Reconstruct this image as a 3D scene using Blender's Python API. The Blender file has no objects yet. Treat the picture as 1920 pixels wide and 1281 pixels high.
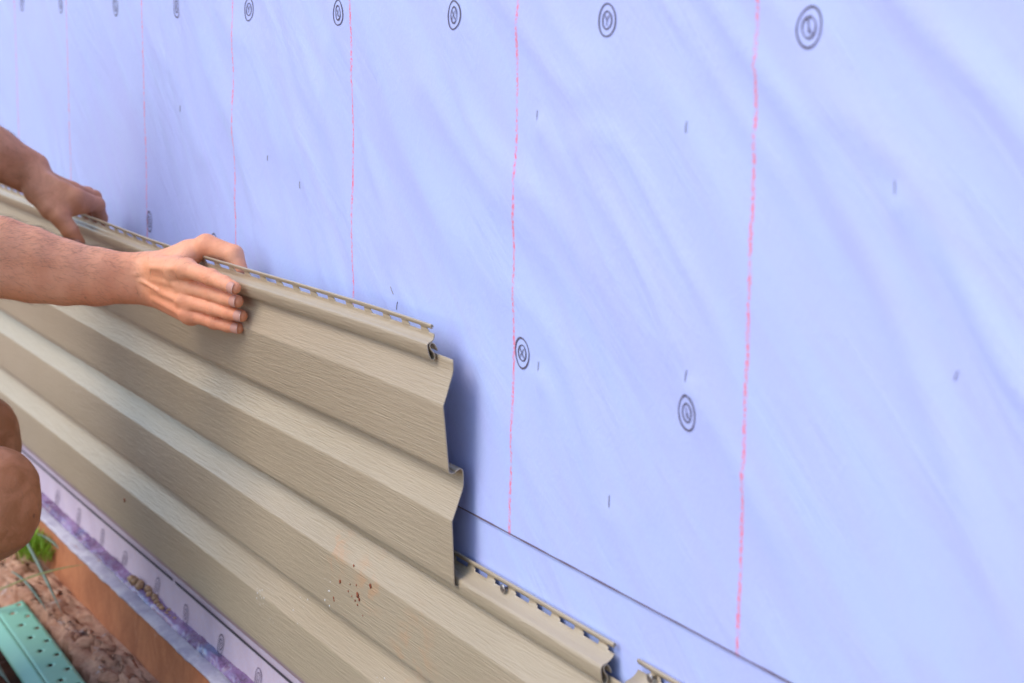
import bpy, math, random
import numpy as np
from mathutils import Vector, Matrix, noise as mnoise

random.seed(7)
RNG = np.random.default_rng(11)
SC = bpy.context.scene
COL = SC.collection

# ------------------------------------------------------------------ camera
cam_d = bpy.data.cameras.new("camera")
cam = bpy.data.objects.new("camera", cam_d)
COL.objects.link(cam)
CF = Vector((-0.8694295, 0.46115094, -0.17729116))
CR = Vector((0.4670546, 0.88417839, 0.0094119))
CU = Vector((-0.16109732, 0.07462167, 0.98411344))
M = Matrix((CR, CU, -CF)).transposed().to_4x4()
M.translation = Vector((0.0, -0.8016, 1.05))
cam.matrix_world = M
cam_d.sensor_width = 36.0
cam_d.lens = 67.4
cam_d.clip_start = 0.05
cam_d.clip_end = 200
cam_d.dof.use_dof = True
cam_d.dof.focus_distance = 2.0
cam_d.dof.aperture_fstop = 7.5
SC.camera = cam

# ------------------------------------------------------------------ world, sun, exposure
SUN_EL, SUN_AZ = math.radians(42), math.radians(0)
sun_to = Vector((-0.12, -0.62, 0.70)).normalized()       # towards the light: left, away from the wall, up
w = bpy.data.worlds.new("World")
SC.world = w
w.use_nodes = True
nt = w.node_tree
bg = nt.nodes["Background"]
sky = nt.nodes.new("ShaderNodeTexSky")
sky.sky_type = 'NISHITA'
sky.sun_disc = False
sky.sun_elevation = math.asin(sun_to.z)
sky.sun_rotation = math.atan2(sun_to.x, sun_to.y)
sky.air_density = 1.0
sky.dust_density = 1.0
sky.ozone_density = 2.5
nt.links.new(sky.outputs[0], bg.inputs[0])
bg.inputs[1].default_value = 0.145
sd = bpy.data.lights.new("sun", 'SUN')
sd.energy = 0.98
sd.angle = math.radians(32)
sd.color = (1.0, 0.93, 0.83)
sun = bpy.data.objects.new("sun", sd)
COL.objects.link(sun)
sun.rotation_euler = (-sun_to).to_track_quat('-Z', 'Y').to_euler()
SC.view_settings.view_transform = 'Standard'
SC.view_settings.look = 'None'
SC.view_settings.gamma = 1.0
SC.view_settings.use_curve_mapping = False
SC.view_settings.exposure = 0.83

# ------------------------------------------------------------------ helpers
def tag(o, label=None, cat=None, group=None, kind=None):
    if label: o['label'] = label
    if cat: o['category'] = cat
    if group: o['group'] = group
    if kind: o['kind'] = kind
    return o

def empty(name, loc=(0, 0, 0)):
    o = bpy.data.objects.new(name, None)
    o.empty_display_size = 0.1
    COL.objects.link(o)
    o.location = loc
    return o

def link(o, parent=None):
    COL.objects.link(o)
    if parent is not None:
        o.parent = parent
        o.matrix_parent_inverse = Matrix.Translation(-Vector(parent.location)) if parent.parent is None else parent.matrix_parent_inverse.copy()
    return o

def mesh_obj(name, verts, faces, mat, parent=None, smooth=True, sharp=None):
    me = bpy.data.meshes.new(name)
    verts = np.asarray(verts, dtype=np.float64)
    if isinstance(faces, np.ndarray):
        n, k = faces.shape
        me.vertices.add(len(verts)); me.vertices.foreach_set("co", verts.ravel())
        me.loops.add(n * k); me.loops.foreach_set("vertex_index", faces.ravel().astype(np.int32))
        me.polygons.add(n)
        me.polygons.foreach_set("loop_start", np.arange(0, n * k, k, dtype=np.int32))
        me.polygons.foreach_set("loop_total", np.full(n, k, dtype=np.int32))
        me.update(calc_edges=True)
    else:
        me.from_pydata([tuple(v) for v in verts], [], faces)
    me.validate()
    if smooth:
        me.polygons.foreach_set("use_smooth", np.ones(len(me.polygons), dtype=bool))
        if sharp: me.set_sharp_from_angle(angle=math.radians(sharp))
    me.materials.append(mat)
    o = bpy.data.objects.new(name, me)
    return link(o, parent)

def solidify(o, t, off=-1):
    m = o.modifiers.new("thickness", 'SOLIDIFY')
    m.thickness = t; m.offset = off; m.use_even_offset = False
    return m

# ---- value noise in numpy
def _hash(i, j, seed):
    h = (i.astype(np.int64) * 374761393 + j.astype(np.int64) * 668265263 + seed * 974634777) & 0xffffffff
    h = ((h ^ (h >> 13)) * 1274126177) & 0xffffffff
    return ((h ^ (h >> 16)) & 0xffff) / 65535.0

def vnoise(x, y, seed=0):
    x = np.asarray(x, float); y = np.asarray(y, float)
    i = np.floor(x); j = np.floor(y)
    u = x - i; v = y - j
    u = u * u * u * (u * (u * 6 - 15) + 10); v = v * v * v * (v * (v * 6 - 15) + 10)
    a = _hash(i, j, seed); b = _hash(i + 1, j, seed); c = _hash(i, j + 1, seed); d = _hash(i + 1, j + 1, seed)
    return (a * (1 - u) + b * u) * (1 - v) + (c * (1 - u) + d * u) * v

# ---- materials
def mat_new(name):
    m = bpy.data.materials.new(name); m.use_nodes = True
    nt = m.node_tree
    b = nt.nodes["Principled BSDF"]
    return m, nt, b

def N(nt, typ, **kw):
    n = nt.nodes.new(typ)
    for k, v in kw.items():
        if k.startswith('i_'):
            n.inputs[k[2:].replace('_', ' ')].default_value = v
        else:
            setattr(n, k, v)
    return n

def mathn(nt, op, a, b=None, c=None, clamp=False):
    n = nt.nodes.new("ShaderNodeMath"); n.operation = op; n.use_clamp = clamp
    for i, v in enumerate((a, b, c)):
        if v is None: continue
        if isinstance(v, (int, float)): n.inputs[i].default_value = v
        else: nt.links.new(v, n.inputs[i])
    return n.outputs[0]

def mix(nt, fac, a, b, blend='MIX'):
    n = nt.nodes.new("ShaderNodeMix"); n.data_type = 'RGBA'; n.blend_type = blend
    for sock, v in ((n.inputs[0], fac), (n.inputs[6], a), (n.inputs[7], b)):
        if isinstance(v, (int, float)): sock.default_value = v
        elif isinstance(v, tuple): sock.default_value = (*v, 1) if len(v) == 3 else v
        else: nt.links.new(v, sock)
    return n.outputs[2]

def maprange(nt, v, a, b, c=0., d=1.):
    n = nt.nodes.new("ShaderNodeMapRange"); n.interpolation_type = 'SMOOTHSTEP'
    nt.links.new(v, n.inputs[0])
    for i, x in enumerate((a, b, c, d)): n.inputs[i + 1].default_value = x
    return n.outputs[0]

def noise(nt, vec, scale, detail=3, rough=.5, dist=0., sc=None):
    if sc is not None:
        mp = nt.nodes.new("ShaderNodeMapping"); mp.inputs['Scale'].default_value = sc
        nt.links.new(vec, mp.inputs[0]); vec = mp.outputs[0]
    n = nt.nodes.new("ShaderNodeTexNoise")
    n.inputs['Scale'].default_value = scale; n.inputs['Detail'].default_value = detail
    n.inputs['Roughness'].default_value = rough; n.inputs['Distortion'].default_value = dist
    nt.links.new(vec, n.inputs['Vector'])
    return n.outputs[0]

def coords(nt):
    return nt.nodes.new("ShaderNodeNewGeometry").outputs['Position']

def bump(nt, b, h, strength, dist, prev=None):
    n = nt.nodes.new("ShaderNodeBump"); n.inputs['Strength'].default_value = strength; n.inputs['Distance'].default_value = dist
    nt.links.new(h, n.inputs['Height'])
    if prev is not None: nt.links.new(prev, n.inputs['Normal'])
    nt.links.new(n.outputs[0], b.inputs['Normal'])
    return n.outputs[0]

def simple(name, col, rough=.6, nscale=40, var=.15, bstr=0., bscale=200, metal=0, spec=.5):
    m, nt, b = mat_new(name)
    p = coords(nt)
    f = noise(nt, p, nscale, 4)
    dark = tuple(c * (1 - var) for c in col); light = tuple(min(1, c * (1 + var)) for c in col)
    nt.links.new(mix(nt, f, dark, light), b.inputs['Base Color'])
    b.inputs['Roughness'].default_value = rough
    b.inputs['Metallic'].default_value = metal
    b.inputs['Specular IOR Level'].default_value = spec
    if bstr: bump(nt, b, noise(nt, p, bscale, 4, .6), bstr, .002)
    return m

# pink chalk strokes: uneven dashes printed on the wrap every 0.368 m
PINK0, PINKD = -1.1420, 0.3680
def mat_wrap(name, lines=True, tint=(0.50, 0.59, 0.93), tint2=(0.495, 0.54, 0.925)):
    m, nt, b = mat_new(name)
    p = coords(nt)
    def dot(v):
        n = nt.nodes.new("ShaderNodeVectorMath"); n.operation = 'DOT_PRODUCT'
        nt.links.new(p, n.inputs[0]); n.inputs[1].default_value = v
        return n.outputs['Value']
    diag = nt.nodes.new("ShaderNodeCombineXYZ")
    nt.links.new(dot((.77 * 2.2, 0, -.64 * 2.2)), diag.inputs[0])
    nt.links.new(dot((.64 * 14, 0, .77 * 14)), diag.inputs[1])
    f = noise(nt, diag.outputs[0], 1.0, 4, .55, 1.6)
    f2 = noise(nt, p, 2.2, 3, .5)
    f = maprange(nt, mathn(nt, 'ADD', mathn(nt, 'MULTIPLY', f, .65), mathn(nt, 'MULTIPLY', f2, .45)), .38, .70)
    col = mix(nt, f, tint, tint2)
    speck = noise(nt, p, 260, 2, .6)
    col = mix(nt, maprange(nt, speck, .3, .8, 0, .22), col, (0.54, 0.61, 0.93))
    smudge = noise(nt, p, 7, 5, .65, .4)
    col = mix(nt, maprange(nt, smudge, .66, .80, 0, .25), col, (0.55, 0.42, 0.62))
    if lines:
        sx = nt.nodes.new("ShaderNodeSeparateXYZ"); nt.links.new(p, sx.inputs[0])
        X, Z = sx.outputs[0], sx.outputs[2]
        cb = nt.nodes.new("ShaderNodeCombineXYZ"); nt.links.new(Z, cb.inputs[2])
        kk = mathn(nt, 'ROUND', mathn(nt, 'DIVIDE', mathn(nt, 'SUBTRACT', X, PINK0), PINKD))
        nt.links.new(mathn(nt, 'MULTIPLY', kk, 7.3), cb.inputs[0])
        wob = mathn(nt, 'SUBTRACT', noise(nt, cb.outputs[0], 9, 3, .6), .5)
        wob2 = mathn(nt, 'SUBTRACT', noise(nt, cb.outputs[0], 120, 2, .6), .5)
        xo = mathn(nt, 'SUBTRACT', mathn(nt, 'SUBTRACT', X, PINK0), mathn(nt, 'MULTIPLY', kk, PINKD))
        xo = mathn(nt, 'ADD', xo, mathn(nt, 'MULTIPLY', wob, .012))
        xo = mathn(nt, 'ADD', xo, mathn(nt, 'MULTIPLY', wob2, .0035))
        dist = mathn(nt, 'ABSOLUTE', xo)
        width = mathn(nt, 'ADD', mathn(nt, 'MULTIPLY', noise(nt, cb.outputs[0], 45, 3, .7), .0054), .0002)
        line = mathn(nt, 'SUBTRACT', 1.0, mathn(nt, 'DIVIDE', dist, width), clamp=True)
        line = maprange(nt, line, .0, .45)
        dash = maprange(nt, noise(nt, p, 260, 3, .8), .38, .60, .12, 1)
        gap = maprange(nt, noise(nt, cb.outputs[0], 30, 4, .8), .36, .52, .30, 1)
        line = mathn(nt, 'MULTIPLY', mathn(nt, 'MULTIPLY', line, dash), gap)
        up = maprange(nt, Z, .558, .5625)
        line = mathn(nt, 'MULTIPLY', line, up)
        col = mix(nt, mathn(nt, 'MULTIPLY', line, .92), col, (0.92, 0.19, 0.27))
    nt.links.new(col, b.inputs['Base Color'])
    b.inputs['Roughness'].default_value = .50
    b.inputs['Specular IOR Level'].default_value = .35
    # fibre weave and small crinkles
    wv = mathn(nt, 'ADD', noise(nt, p, 600, 2, .6, sc=(1, 1, .5)), noise(nt, p, 240, 3, .6, sc=(1.6, 1, .6)))
    n1 = bump(nt, b, wv, .20, .0005)
    cr = noise(nt, diag.outputs[0], 1.7, 4, .55, 1.8)
    patchy = maprange(nt, noise(nt, p, 5, 2, .5), .35, .65)
    n2 = bump(nt, b, mathn(nt, 'MULTIPLY', cr, patchy), .30, .005, n1)
    fine = noise(nt, p, 46, 4, .6, .8, sc=(1.2, 1, .8))
    bump(nt, b, fine, .16, .003, n2)
    return m

def mat_vinyl(name, dirt=False):
    m, nt, b = mat_new(name)
    p = coords(nt)
    base = mix(nt, maprange(nt, noise(nt, p, 5, 3, .5), .3, .7), (0.455, 0.360, 0.238), (0.485, 0.385, 0.258))
    g1 = noise(nt, p, 1.0, 2.5, .5, .9, sc=(20, 40, 400))
    g2 = noise(nt, p, 1.0, 2, .5, .5, sc=(36, 60, 620))
    grain = mathn(nt, 'ADD', mathn(nt, 'MULTIPLY', g1, .7), mathn(nt, 'MULTIPLY', g2, .35))
    col = mix(nt, maprange(nt, grain, .30, .75, 0, .20), base, (0.38, 0.295, 0.21))
    dust = noise(nt, p, 38, 5, .7)
    col = mix(nt, maprange(nt, dust, .66, .80, 0, .25), col, (0.60, 0.58, 0.55))
    if dirt:
        for cx, cz, r, amt in ((-1.785, .440, .05, .45), (-1.69, .375, .07, .30), (-1.88, .45, .05, .40), (-1.70, .30, .07, .30), (-1.66, .41, .06, .25)):
            sp = nt.nodes.new("ShaderNodeVectorMath"); sp.operation = 'DISTANCE'
            nt.links.new(p, sp.inputs[0]); sp.inputs[1].default_value = (cx, -.02, cz)
            near = maprange(nt, sp.outputs['Value'], r * .2, r, 1, 0)
            st = maprange(nt, noise(nt, p, 26, 6, .72, .8, sc=(.8, 1, 1.3)), .48, .62)
            col = mix(nt, mathn(nt, 'MULTIPLY', mathn(nt, 'MULTIPLY', near, st), amt), col, (0.62, 0.31, 0.14))
    nt.links.new(col, b.inputs['Base Color'])
    b.inputs['Roughness'].default_value = .38
    b.inputs['Specular IOR Level'].default_value = .6
    b.inputs['Coat Weight'].default_value = .45; b.inputs['Coat Roughness'].default_value = .30
    bump(nt, b, grain, .58, .0021)
    return m

MW = mat_wrap("wrap_film")
MW2 = mat_wrap("wrap_film_low", lines=False)
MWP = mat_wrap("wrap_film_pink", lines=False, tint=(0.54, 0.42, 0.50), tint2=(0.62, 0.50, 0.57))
MV = mat_vinyl("vinyl_beige")
MVD = mat_vinyl("vinyl_beige_dusty", dirt=True)
M_INK = simple("ink_grey", (0.115, 0.095, 0.14), .6, 900, .5)
M_INKL = simple("ink_line", (0.16, 0.11, 0.15), .6, 300, .3)
M_STEEL = simple("staple_steel", (0.30, 0.27, 0.24), .38, 300, .3, metal=.8)
M_NAIL = simple("nail_steel", (0.42, 0.38, 0.36), .35, 300, .3, metal=.9)

# ------------------------------------------------------------------ house wall with wrap
def ss_(t):
    t = np.clip(t, 0, 1); return t * t * (3 - 2 * t)

def wrap_h(X, Z):
    """how far the wrap stands off the sheathing (m)"""
    X = np.asarray(X, float); Z = np.asarray(Z, float)
    out = np.zeros(np.broadcast(X, Z).shape) + .002
    th = math.radians(41) + .16 * (vnoise(X * 1.3 + 5, Z * 1.3, 12) - .5)
    wx = .16 * (vnoise(X * 2.3, Z * 2.3, 3) - .5) + .05 * (vnoise(X * 7, Z * 7, 13) - .5)
    u = X * math.cos(math.radians(41)) - Z * math.sin(math.radians(41))
    v = X * math.sin(math.radians(41)) + Z * math.cos(math.radians(41)) + wx
    amp = ss_(.25 + 1.5 * (vnoise(X * 2.1 + 9, Z * 2.6, 8) - .25)) * (.45 + .55 * np.clip((X + 1.75) / .6, 0, 1))
    amp2 = ss_(.3 + 1.9 * (vnoise(X * 3.3 + 2, Z * 3.1, 18) - .30))
    r1 = 1 - np.abs(2 * vnoise(u * 2.6, v * 11, 1) - 1)
    r2 = 1 - np.abs(2 * vnoise(u * 4.5 + 4, v * 21, 2) - 1)
    out = out + amp * .0050 * r1 ** 2 + amp2 * .0028 * r2 ** 2
    out = out + .0030 * vnoise(X * 2.3, Z * 1.3, 5)
    # broad swell at the far stud bay and the fan of creases next to it
    out = out + .012 * np.exp(-((X + 2.98) / .11) ** 2) * (1 - .3 * Z)
    th2 = math.radians(62)
    v2 = X * math.sin(th2) + Z * math.cos(th2)
    fan = np.exp(-((X + 2.35 + .3 * (Z - .9)) / .26) ** 2)
    out = out + fan * .0020 * (1 - np.abs(2 * vnoise(X * 2 - Z * 2, v2 * 30, 6) - 1)) ** 2
    # pulled creases below staples
    for (sx, sz) in ((-1.4708, .9475), (-1.2205, .7624), (-1.4635, .7259), (-1.3327, .6354), (-.9816, .93)):
        for da, am in ((.70, .0022), (.98, .0016), (1.22, .0012)):
            a = (X - sx) * math.cos(da) - (Z - sz) * math.sin(da); bq = (X - sx) * math.sin(da) + (Z - sz) * math.cos(da)
            out = out + am * np.exp(-(bq / .007) ** 2) * np.clip(a / .012, 0, 1) * np.exp(-np.maximum(a, 0) / .12)
    return (out - .0085) * (.12 + .88 * np.clip((Z - .57) / .16, 0, 1))

wall = empty("house_wall", (-2.5, 0, 0.15))
tag(wall, "house wall sheathed in pale lavender blue building wrap with printed ring marks and pink lines", "wall")

def wrap_sheet(name, x0, x1, z0, z1, dx, dz, mat, off=0., fold=False):
    nx = int((x1 - x0) / dx) + 1; nz = int((z1 - z0) / dz) + 1
    xs = np.linspace(x0, x1, nx); zs = np.linspace(z0, z1, nz)
    Xg, Zg = np.meshgrid(xs, zs, indexing='ij')
    Y = -(wrap_h(Xg, Zg) + off)
    if fold:
        Y[:, 0] += .0016
    V = np.stack([Xg, Y, Zg], -1).reshape(-1, 3)
    I = np.arange(nx * nz).reshape(nx, nz)
    F = np.stack([I[:-1, :-1], I[1:, :-1], I[1:, 1:], I[:-1, 1:]], -1).reshape(-1, 4)
    return mesh_obj(name, V, F, mat, wall)

def box(cx, cy, cz, sx, sy, sz):
    v = [(cx + a * sx / 2, cy + b_ * sy / 2, cz + c * sz / 2) for a in (-1, 1) for b_ in (-1, 1) for c in (-1, 1)]
    f = [(0, 1, 3, 2), (4, 6, 7, 5), (0, 4, 5, 1), (2, 3, 7, 6), (0, 2, 6, 4), (1, 5, 7, 3)]
    return v, f
LAP_Z = .5605
wrap_sheet("wrap_sheet", -6.2, .9, LAP_Z, 1.5, .008, .008, MW, .0016)
wrap_sheet("wrap_sheet", -6.2, .9, 1.49, 2.7, .04, .04, MW, .0004)
wrap_sheet("wrap_sheet", -6.2, .9, .290, LAP_Z + .05, .010, .010, MW2)
v, f = box(-2.65, .022, 1.4, 7.1, .018, 2.6)
mesh_obj("sheathing", v, f, simple("osb", (.35, .25, .14)), wall, False)

# the dark printed line on the lap edge
def ribbon(name, pts, width, mat, parent, off=.0006, normal_h=wrap_h, lay=.0016):
    """flat print following the wrap; pts in (X,Z)"""
    pts = np.array(pts, float)
    t = np.gradient(pts, axis=0); t /= np.linalg.norm(t, axis=1)[:, None] + 1e-12
    n = np.stack([-t[:, 1], t[:, 0]], 1)
    wd = np.asarray(width, float) * np.ones(len(pts))
    a = pts + n * wd[:, None] / 2; b = pts - n * wd[:, None] / 2
    V = []
    for q in (a, b):
        V.append(np.stack([q[:, 0], -(normal_h(q[:, 0], q[:, 1]) + lay + off), q[:, 1]], 1))
    k = len(pts)
    V = np.concatenate(V)
    F = [(i, i + 1, k + i + 1, k + i) for i in range(k - 1)]
    return V, F

xs = np.linspace(-1.75, .9, 260)
zz = LAP_Z + .0018 + .0010 * np.sin(xs * 9) * 0
V, F = ribbon("l", np.stack([xs, zz], 1), .0011 + .0009 * vnoise(xs * 40, xs * 0, 3), M_INKL, wall)
mesh_obj("lap_line", V, F, M_INKL, wall, False)

# ring marks
def ring_mark(cx, cz, parent, kind=0, r=.0128, lay=.0016, hfun=wrap_h, squash=1.0, strokes=True, ink=None):
    rs = random.Random(int(cx * 1000) + int(cz * 777))
    VV = []; FF = []
    def add(V, F):
        o = sum(len(x) for x in VV); VV.append(V); FF.extend([tuple(i + o for i in f) for f in F])
    for rad, wd in ((r, .0015), (r * .54, .0014)):
        t = np.linspace(0, 2 * math.pi, 49)
        ph = rs.random() * 6
        rr = rad * (1 + .035 * np.sin(2 * t + ph) + .02 * np.sin(3 * t + ph * 2))
        pts = np.stack([cx + rr * np.cos(t), cz + rr * np.sin(t) * 1.06 * squash], 1)
        V, F = ribbon("r", pts, wd * (1 + .25 * np.sin(t * 2 + ph)), None, None, lay=lay, normal_h=hfun); add(V, F)
    if strokes:
        s = r * .34
        if kind == 0:   # crossed strokes
            L = [((-s, s), (s * .9, -s)), ((s * .8, s), (-s, -s))]
        elif kind == 1:   # forked stroke
            L = [((0, -s), (0, .1 * s)), ((0, 0), (-.8 * s, s)), ((0, 0), (.9 * s, s))]
        else:
            L = [((-.2 * s, s), (.1 * s, -s)), ((.1 * s, 0), (.8 * s, -s))]
        for (a, b_) in L:
            pts = np.stack([np.linspace(cx + a[0], cx + b_[0], 5), np.linspace(cz + a[1], cz + b_[1], 5)], 1)
            V, F = ribbon("r", pts, .0010, None, None, off=.0009, lay=lay, normal_h=hfun); add(V, F)
    o = mesh_obj("ring_mark", np.concatenate(VV), FF, ink or M_INK, parent, False)
    return o

RC0, RCD = -1.0793, .27686
for k in range(0, 15):
    ring_mark(RC0 - k * RCD, 1.031 + (.0006 * (k % 3)), wall, (2, 1, 0, 0, 1, 0, 2)[k % 7])
for k in (.5, 1.5, 4.5, 5.5, 6.5, 7.5):
    ring_mark(RC0 - k * RCD, .734, wall, 0 if k != .5 else 2)

# staples in the wrap
for (sx, sz, ln, ang) in ((-2.0277, .8373, .0075, .05), (-1.4708, .9475, .010, 0), (-1.2317, .9534, .009, .1), (-.9816, .93, .010, -.05),
                      (-1.4635, .7259, .011, 0), (-1.2205, .7624, .010, .15), (-1.3327, .6354, .011, 0), (-1.775, .752, .010, -.8),
                      (-1.762, .738, .009, .35), (-.916, .8172, .007, .4), (-2.13, .86, .006, .1), (-2.45, .90, .008, .1), (-1.08, 1.037, .007, .7)):
    h = float(wrap_h(sx, sz)) + .0016
    path = [(-ln / 2, 0.001), (-ln / 2 * .96, .0011), (0, .0016), (ln / 2 * .96, .0011), (ln / 2, 0.001)]
    V = []; F = []
    ca, sa = math.cos(ang), math.sin(ang)
    for (l, o_) in path:
        for q in range(6):
            a = q * math.pi / 3
            dx = .00034 * math.cos(a); dy = .0003 * math.sin(a)
            V.append((sx + sa * l + ca * dx, -(h + o_ * .6 + dy), sz + ca * l - sa * dx))
    for i in range(len(path) - 1):
        for q in range(6):
            F.append((i * 6 + q, i * 6 + (q + 1) % 6, i * 6 + 6 + (q + 1) % 6, i * 6 + 6 + q))
    mesh_obj("staple", V, F, M_STEEL, wall)

# lower strip of wrap (rumpled, pinker) down to the ledge, turning out onto it
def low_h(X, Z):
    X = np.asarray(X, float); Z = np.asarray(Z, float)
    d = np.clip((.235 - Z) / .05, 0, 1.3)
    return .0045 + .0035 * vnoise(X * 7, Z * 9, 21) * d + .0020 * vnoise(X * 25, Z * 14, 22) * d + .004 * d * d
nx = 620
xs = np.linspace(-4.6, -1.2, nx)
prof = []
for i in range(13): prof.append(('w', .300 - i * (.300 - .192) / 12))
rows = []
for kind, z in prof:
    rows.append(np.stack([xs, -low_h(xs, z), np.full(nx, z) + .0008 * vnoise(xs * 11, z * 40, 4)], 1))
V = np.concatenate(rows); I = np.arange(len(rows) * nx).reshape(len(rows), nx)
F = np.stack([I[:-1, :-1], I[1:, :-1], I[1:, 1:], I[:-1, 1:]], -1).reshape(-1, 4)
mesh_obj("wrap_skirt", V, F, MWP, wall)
# flat dark line on the wrap just under the siding, broken once
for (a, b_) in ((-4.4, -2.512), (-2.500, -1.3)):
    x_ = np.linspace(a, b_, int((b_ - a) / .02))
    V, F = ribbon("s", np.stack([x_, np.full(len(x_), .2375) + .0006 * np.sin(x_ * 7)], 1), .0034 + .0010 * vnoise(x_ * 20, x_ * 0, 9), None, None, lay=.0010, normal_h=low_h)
    mesh_obj("dark_line", V, F, simple("line_dark", (.055, .045, .06), .7), wall, False)
for k, (rx, rz) in enumerate(((-2.8595, .2100), (-2.7357, .2075), (-2.5771, .2095), (-2.4509, .2060), (-2.3039, .2085), (-2.1649, .2080), (-2.995, .210), (-3.13, .209))):
    ring_mark(rx, rz, wall, k % 3, r=.0105, lay=.0006, hfun=low_h, squash=1.15, ink=simple("ink_faint", (.20, .15, .22), .7, 900, .5) if k != 4 else M_INK)

# ------------------------------------------------------------------ vinyl siding
P = .1128
def ss(t):
    t = np.clip(t, 0, 1); return t * t * (3 - 2 * t)
def tilt(X, z):
    s = ss((-1.60 - X) / .80); g = np.clip(z / (2 * P), 0, 1.3) ** 1.5
    return s * .009 + g * (.018 * (1 - s) + .050 * s)
def flat(X, z): return 0 * X
def snug(X, z): return 0 * X - .0055 * ss((z - 2 * P - .007) / .012)

BUTT0 = [(.011, .010), (.0115, .004), (.0145, .0005), (.0185, -.0008), (.0220, .0004), (.0230, .0030)]
FACE = [(.0231, .010), (.0232, .030), (.0231, .050), (.0231, .0640), (.0230, .0655), (.0226, .0667), (.0219, .0680), (.0213, .0692), (.0174, .0780), (.0134, .0875), (.0104, .0945), (.0090, .0990), (.0084, .1050), (.0082, .1090)]
LEDGE = [(.0082, .1125), (.0088, .1148), (.0105, .1155), (.0130, .1145), (.0158, .1125), (.0185, .1117), (.0212, .1120), (.0229, .1140), (.0231, .1170)]
FACE2 = [(a, b_ + P) for a, b_ in FACE[0:]]
TOP = 2 * P
HEM_LOCK = [(.0082, TOP - .0005), (.0088, TOP + .002), (.0105, TOP + .0056), (.0125, TOP + .0070), (.0142, TOP + .0066), (.0148, TOP + .0045), (.0140, TOP + .0015),
            (.0115, TOP - .002), (.0104, TOP - .0055), (.0110, TOP - .0085), (.0135, TOP - .0100), (.0160, TOP - .0088), (.0174, TOP - .005), (.0182, TOP + .000), (.0184, TOP + .004),
            (.0178, TOP + .0068), (.0160, TOP + .0080), (.0130, TOP + .0092), (.0112, TOP + .0108), (.0100, TOP + .0135), (.0100, TOP + .0160)]
HEM_SLOT = [(.0100, TOP + .0160), (.0104, TOP + .0182), (.0110, TOP + .0207)]
HEM_ROLL = [(.0110, TOP + .0207), (.0117, TOP + .0222), (.0124, TOP + .0238), (.0120, TOP + .0250), (.0108, TOP + .0254), (.0096, TOP + .0248), (.0091, TOP + .0238), (.0090, TOP + .0226)]

def sheet(name, prof, stations, zb, warp, mat, parent, skip=None, thick=.0011):
    prof = np.array(prof); xs = np.array(stations)
    nx, nz = len(xs), len(prof)
    Xg = np.repeat(xs[:, None], nz, 1)
    zz = np.repeat(prof[None, :, 1], nx, 0); oo = np.repeat(prof[None, :, 0], nx, 0)
    wob = .0006 * (vnoise(Xg * 3.1, zz * 9 + zb * 3, 31) - .5) + .0004 * (vnoise(Xg * 9, zz * 20 + zb, 32) - .5)
    Y = -(oo + warp(Xg, zz) + wob)
    V = np.stack([Xg, Y, zz + zb], -1).reshape(-1, 3)
    I = np.arange(nx * nz).reshape(nx, nz)
    F = np.stack([I[:-1, :-1], I[1:, :-1], I[1:, 1:], I[:-1, 1:]], -1)
    keep = np.ones(F.shape[:2], bool)
    if skip is not None: keep = ~skip(xs, nz)
    F = F[keep].reshape(-1, 4)
    o = mesh_obj(name, V, F, mat, parent)
    solidify(o, thick)
    return o

def spread(a, b_, step):
    L_ = list(np.linspace(a, b_, max(2, int(abs(b_ - a) / step) + 1)))
    if step < .04 and b_ - a > .01: L_ = [L_[0], L_[0] + .0006] + L_[1:-1] + [L_[-1] - .0006, L_[-1]]
    return L_

def siding(name, x0, x1, hx0, hx1, zb, warp, mat, label, grp, detail_from=-3.7):
    root = empty(name, (x1, -.02, zb))
    tag(root, label, "siding", grp)
    st = spread(x0, x1, .03)
    sheet("lower_course", BUTT0 + FACE + LEDGE[:5], st, zb, warp, mat, root)
    sheet("upper_course", LEDGE[4:] + FACE2[1:] , st, zb, warp, mat, root)
    hs = spread(hx0, hx1, .03)
    # slots
    slots = [(hx1 - .012, hx1 + 1)]
    k = 0
    while hx1 - .0255 - .0415 * k > max(hx0, detail_from - .2):
        slots.append((hx1 - .0255 - .028 - .0415 * k, hx1 - .0255 - .0415 * k)); k += 1
    stn = sorted(set([round(s, 5) for a in slots for s in (a[0], a[0] + .0012, min(a[1], hx1) - .0012, min(a[1], hx1))] + [round(hx0, 5), round(hx1, 5)] + [round(s, 5) for s in np.linspace(hx0, min(p[0] for p in slots), max(2, int((min(p[0] for p in slots) - hx0) / .03)))]))
    stn = [s for s in stn if hx0 - 1e-6 <= s <= hx1 + 1e-6]
    prof = HEM_LOCK + HEM_SLOT[1:] + HEM_ROLL[1:]
    j0 = len(HEM_LOCK) - 1
    def skip(xs, nz):
        mid = (xs[:-1] + xs[1:]) / 2
        kp = np.zeros((len(mid), nz - 1), bool)
        for a, b_ in slots:
            inside = (mid > a) & (mid < b_)
            core = (mid > a + .001) & (mid < b_ - .001)
            kp[inside, j0] |= core[inside]
            kp[inside, j0 + 1] = True
        return kp
    sheet("nail_hem", prof, stn, zb, warp, mat, root, skip, .0010)
    return root

A = siding("siding_panel", -5.2, -1.582, -5.2, -1.614, .493, tilt, MV, "beige vinyl siding panel being held up by the two hands, topmost on the wall", "vinyl siding panels on the wall")
B = siding("siding_panel", -4.9, -1.268, -4.9, -1.3135, .2674, snug, MVD, "beige vinyl siding panel stained with red dirt, below the hand-held one", "vinyl siding panels on the wall")
Cc = siding("siding_panel", -1.42, .8, -1.278, .8, .2650, lambda X, z: snug(X, z) - .0018, MV, "short visible end of beige siding with nailing strip at the bottom photo edge", "vinyl siding panels on the wall")

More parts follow.
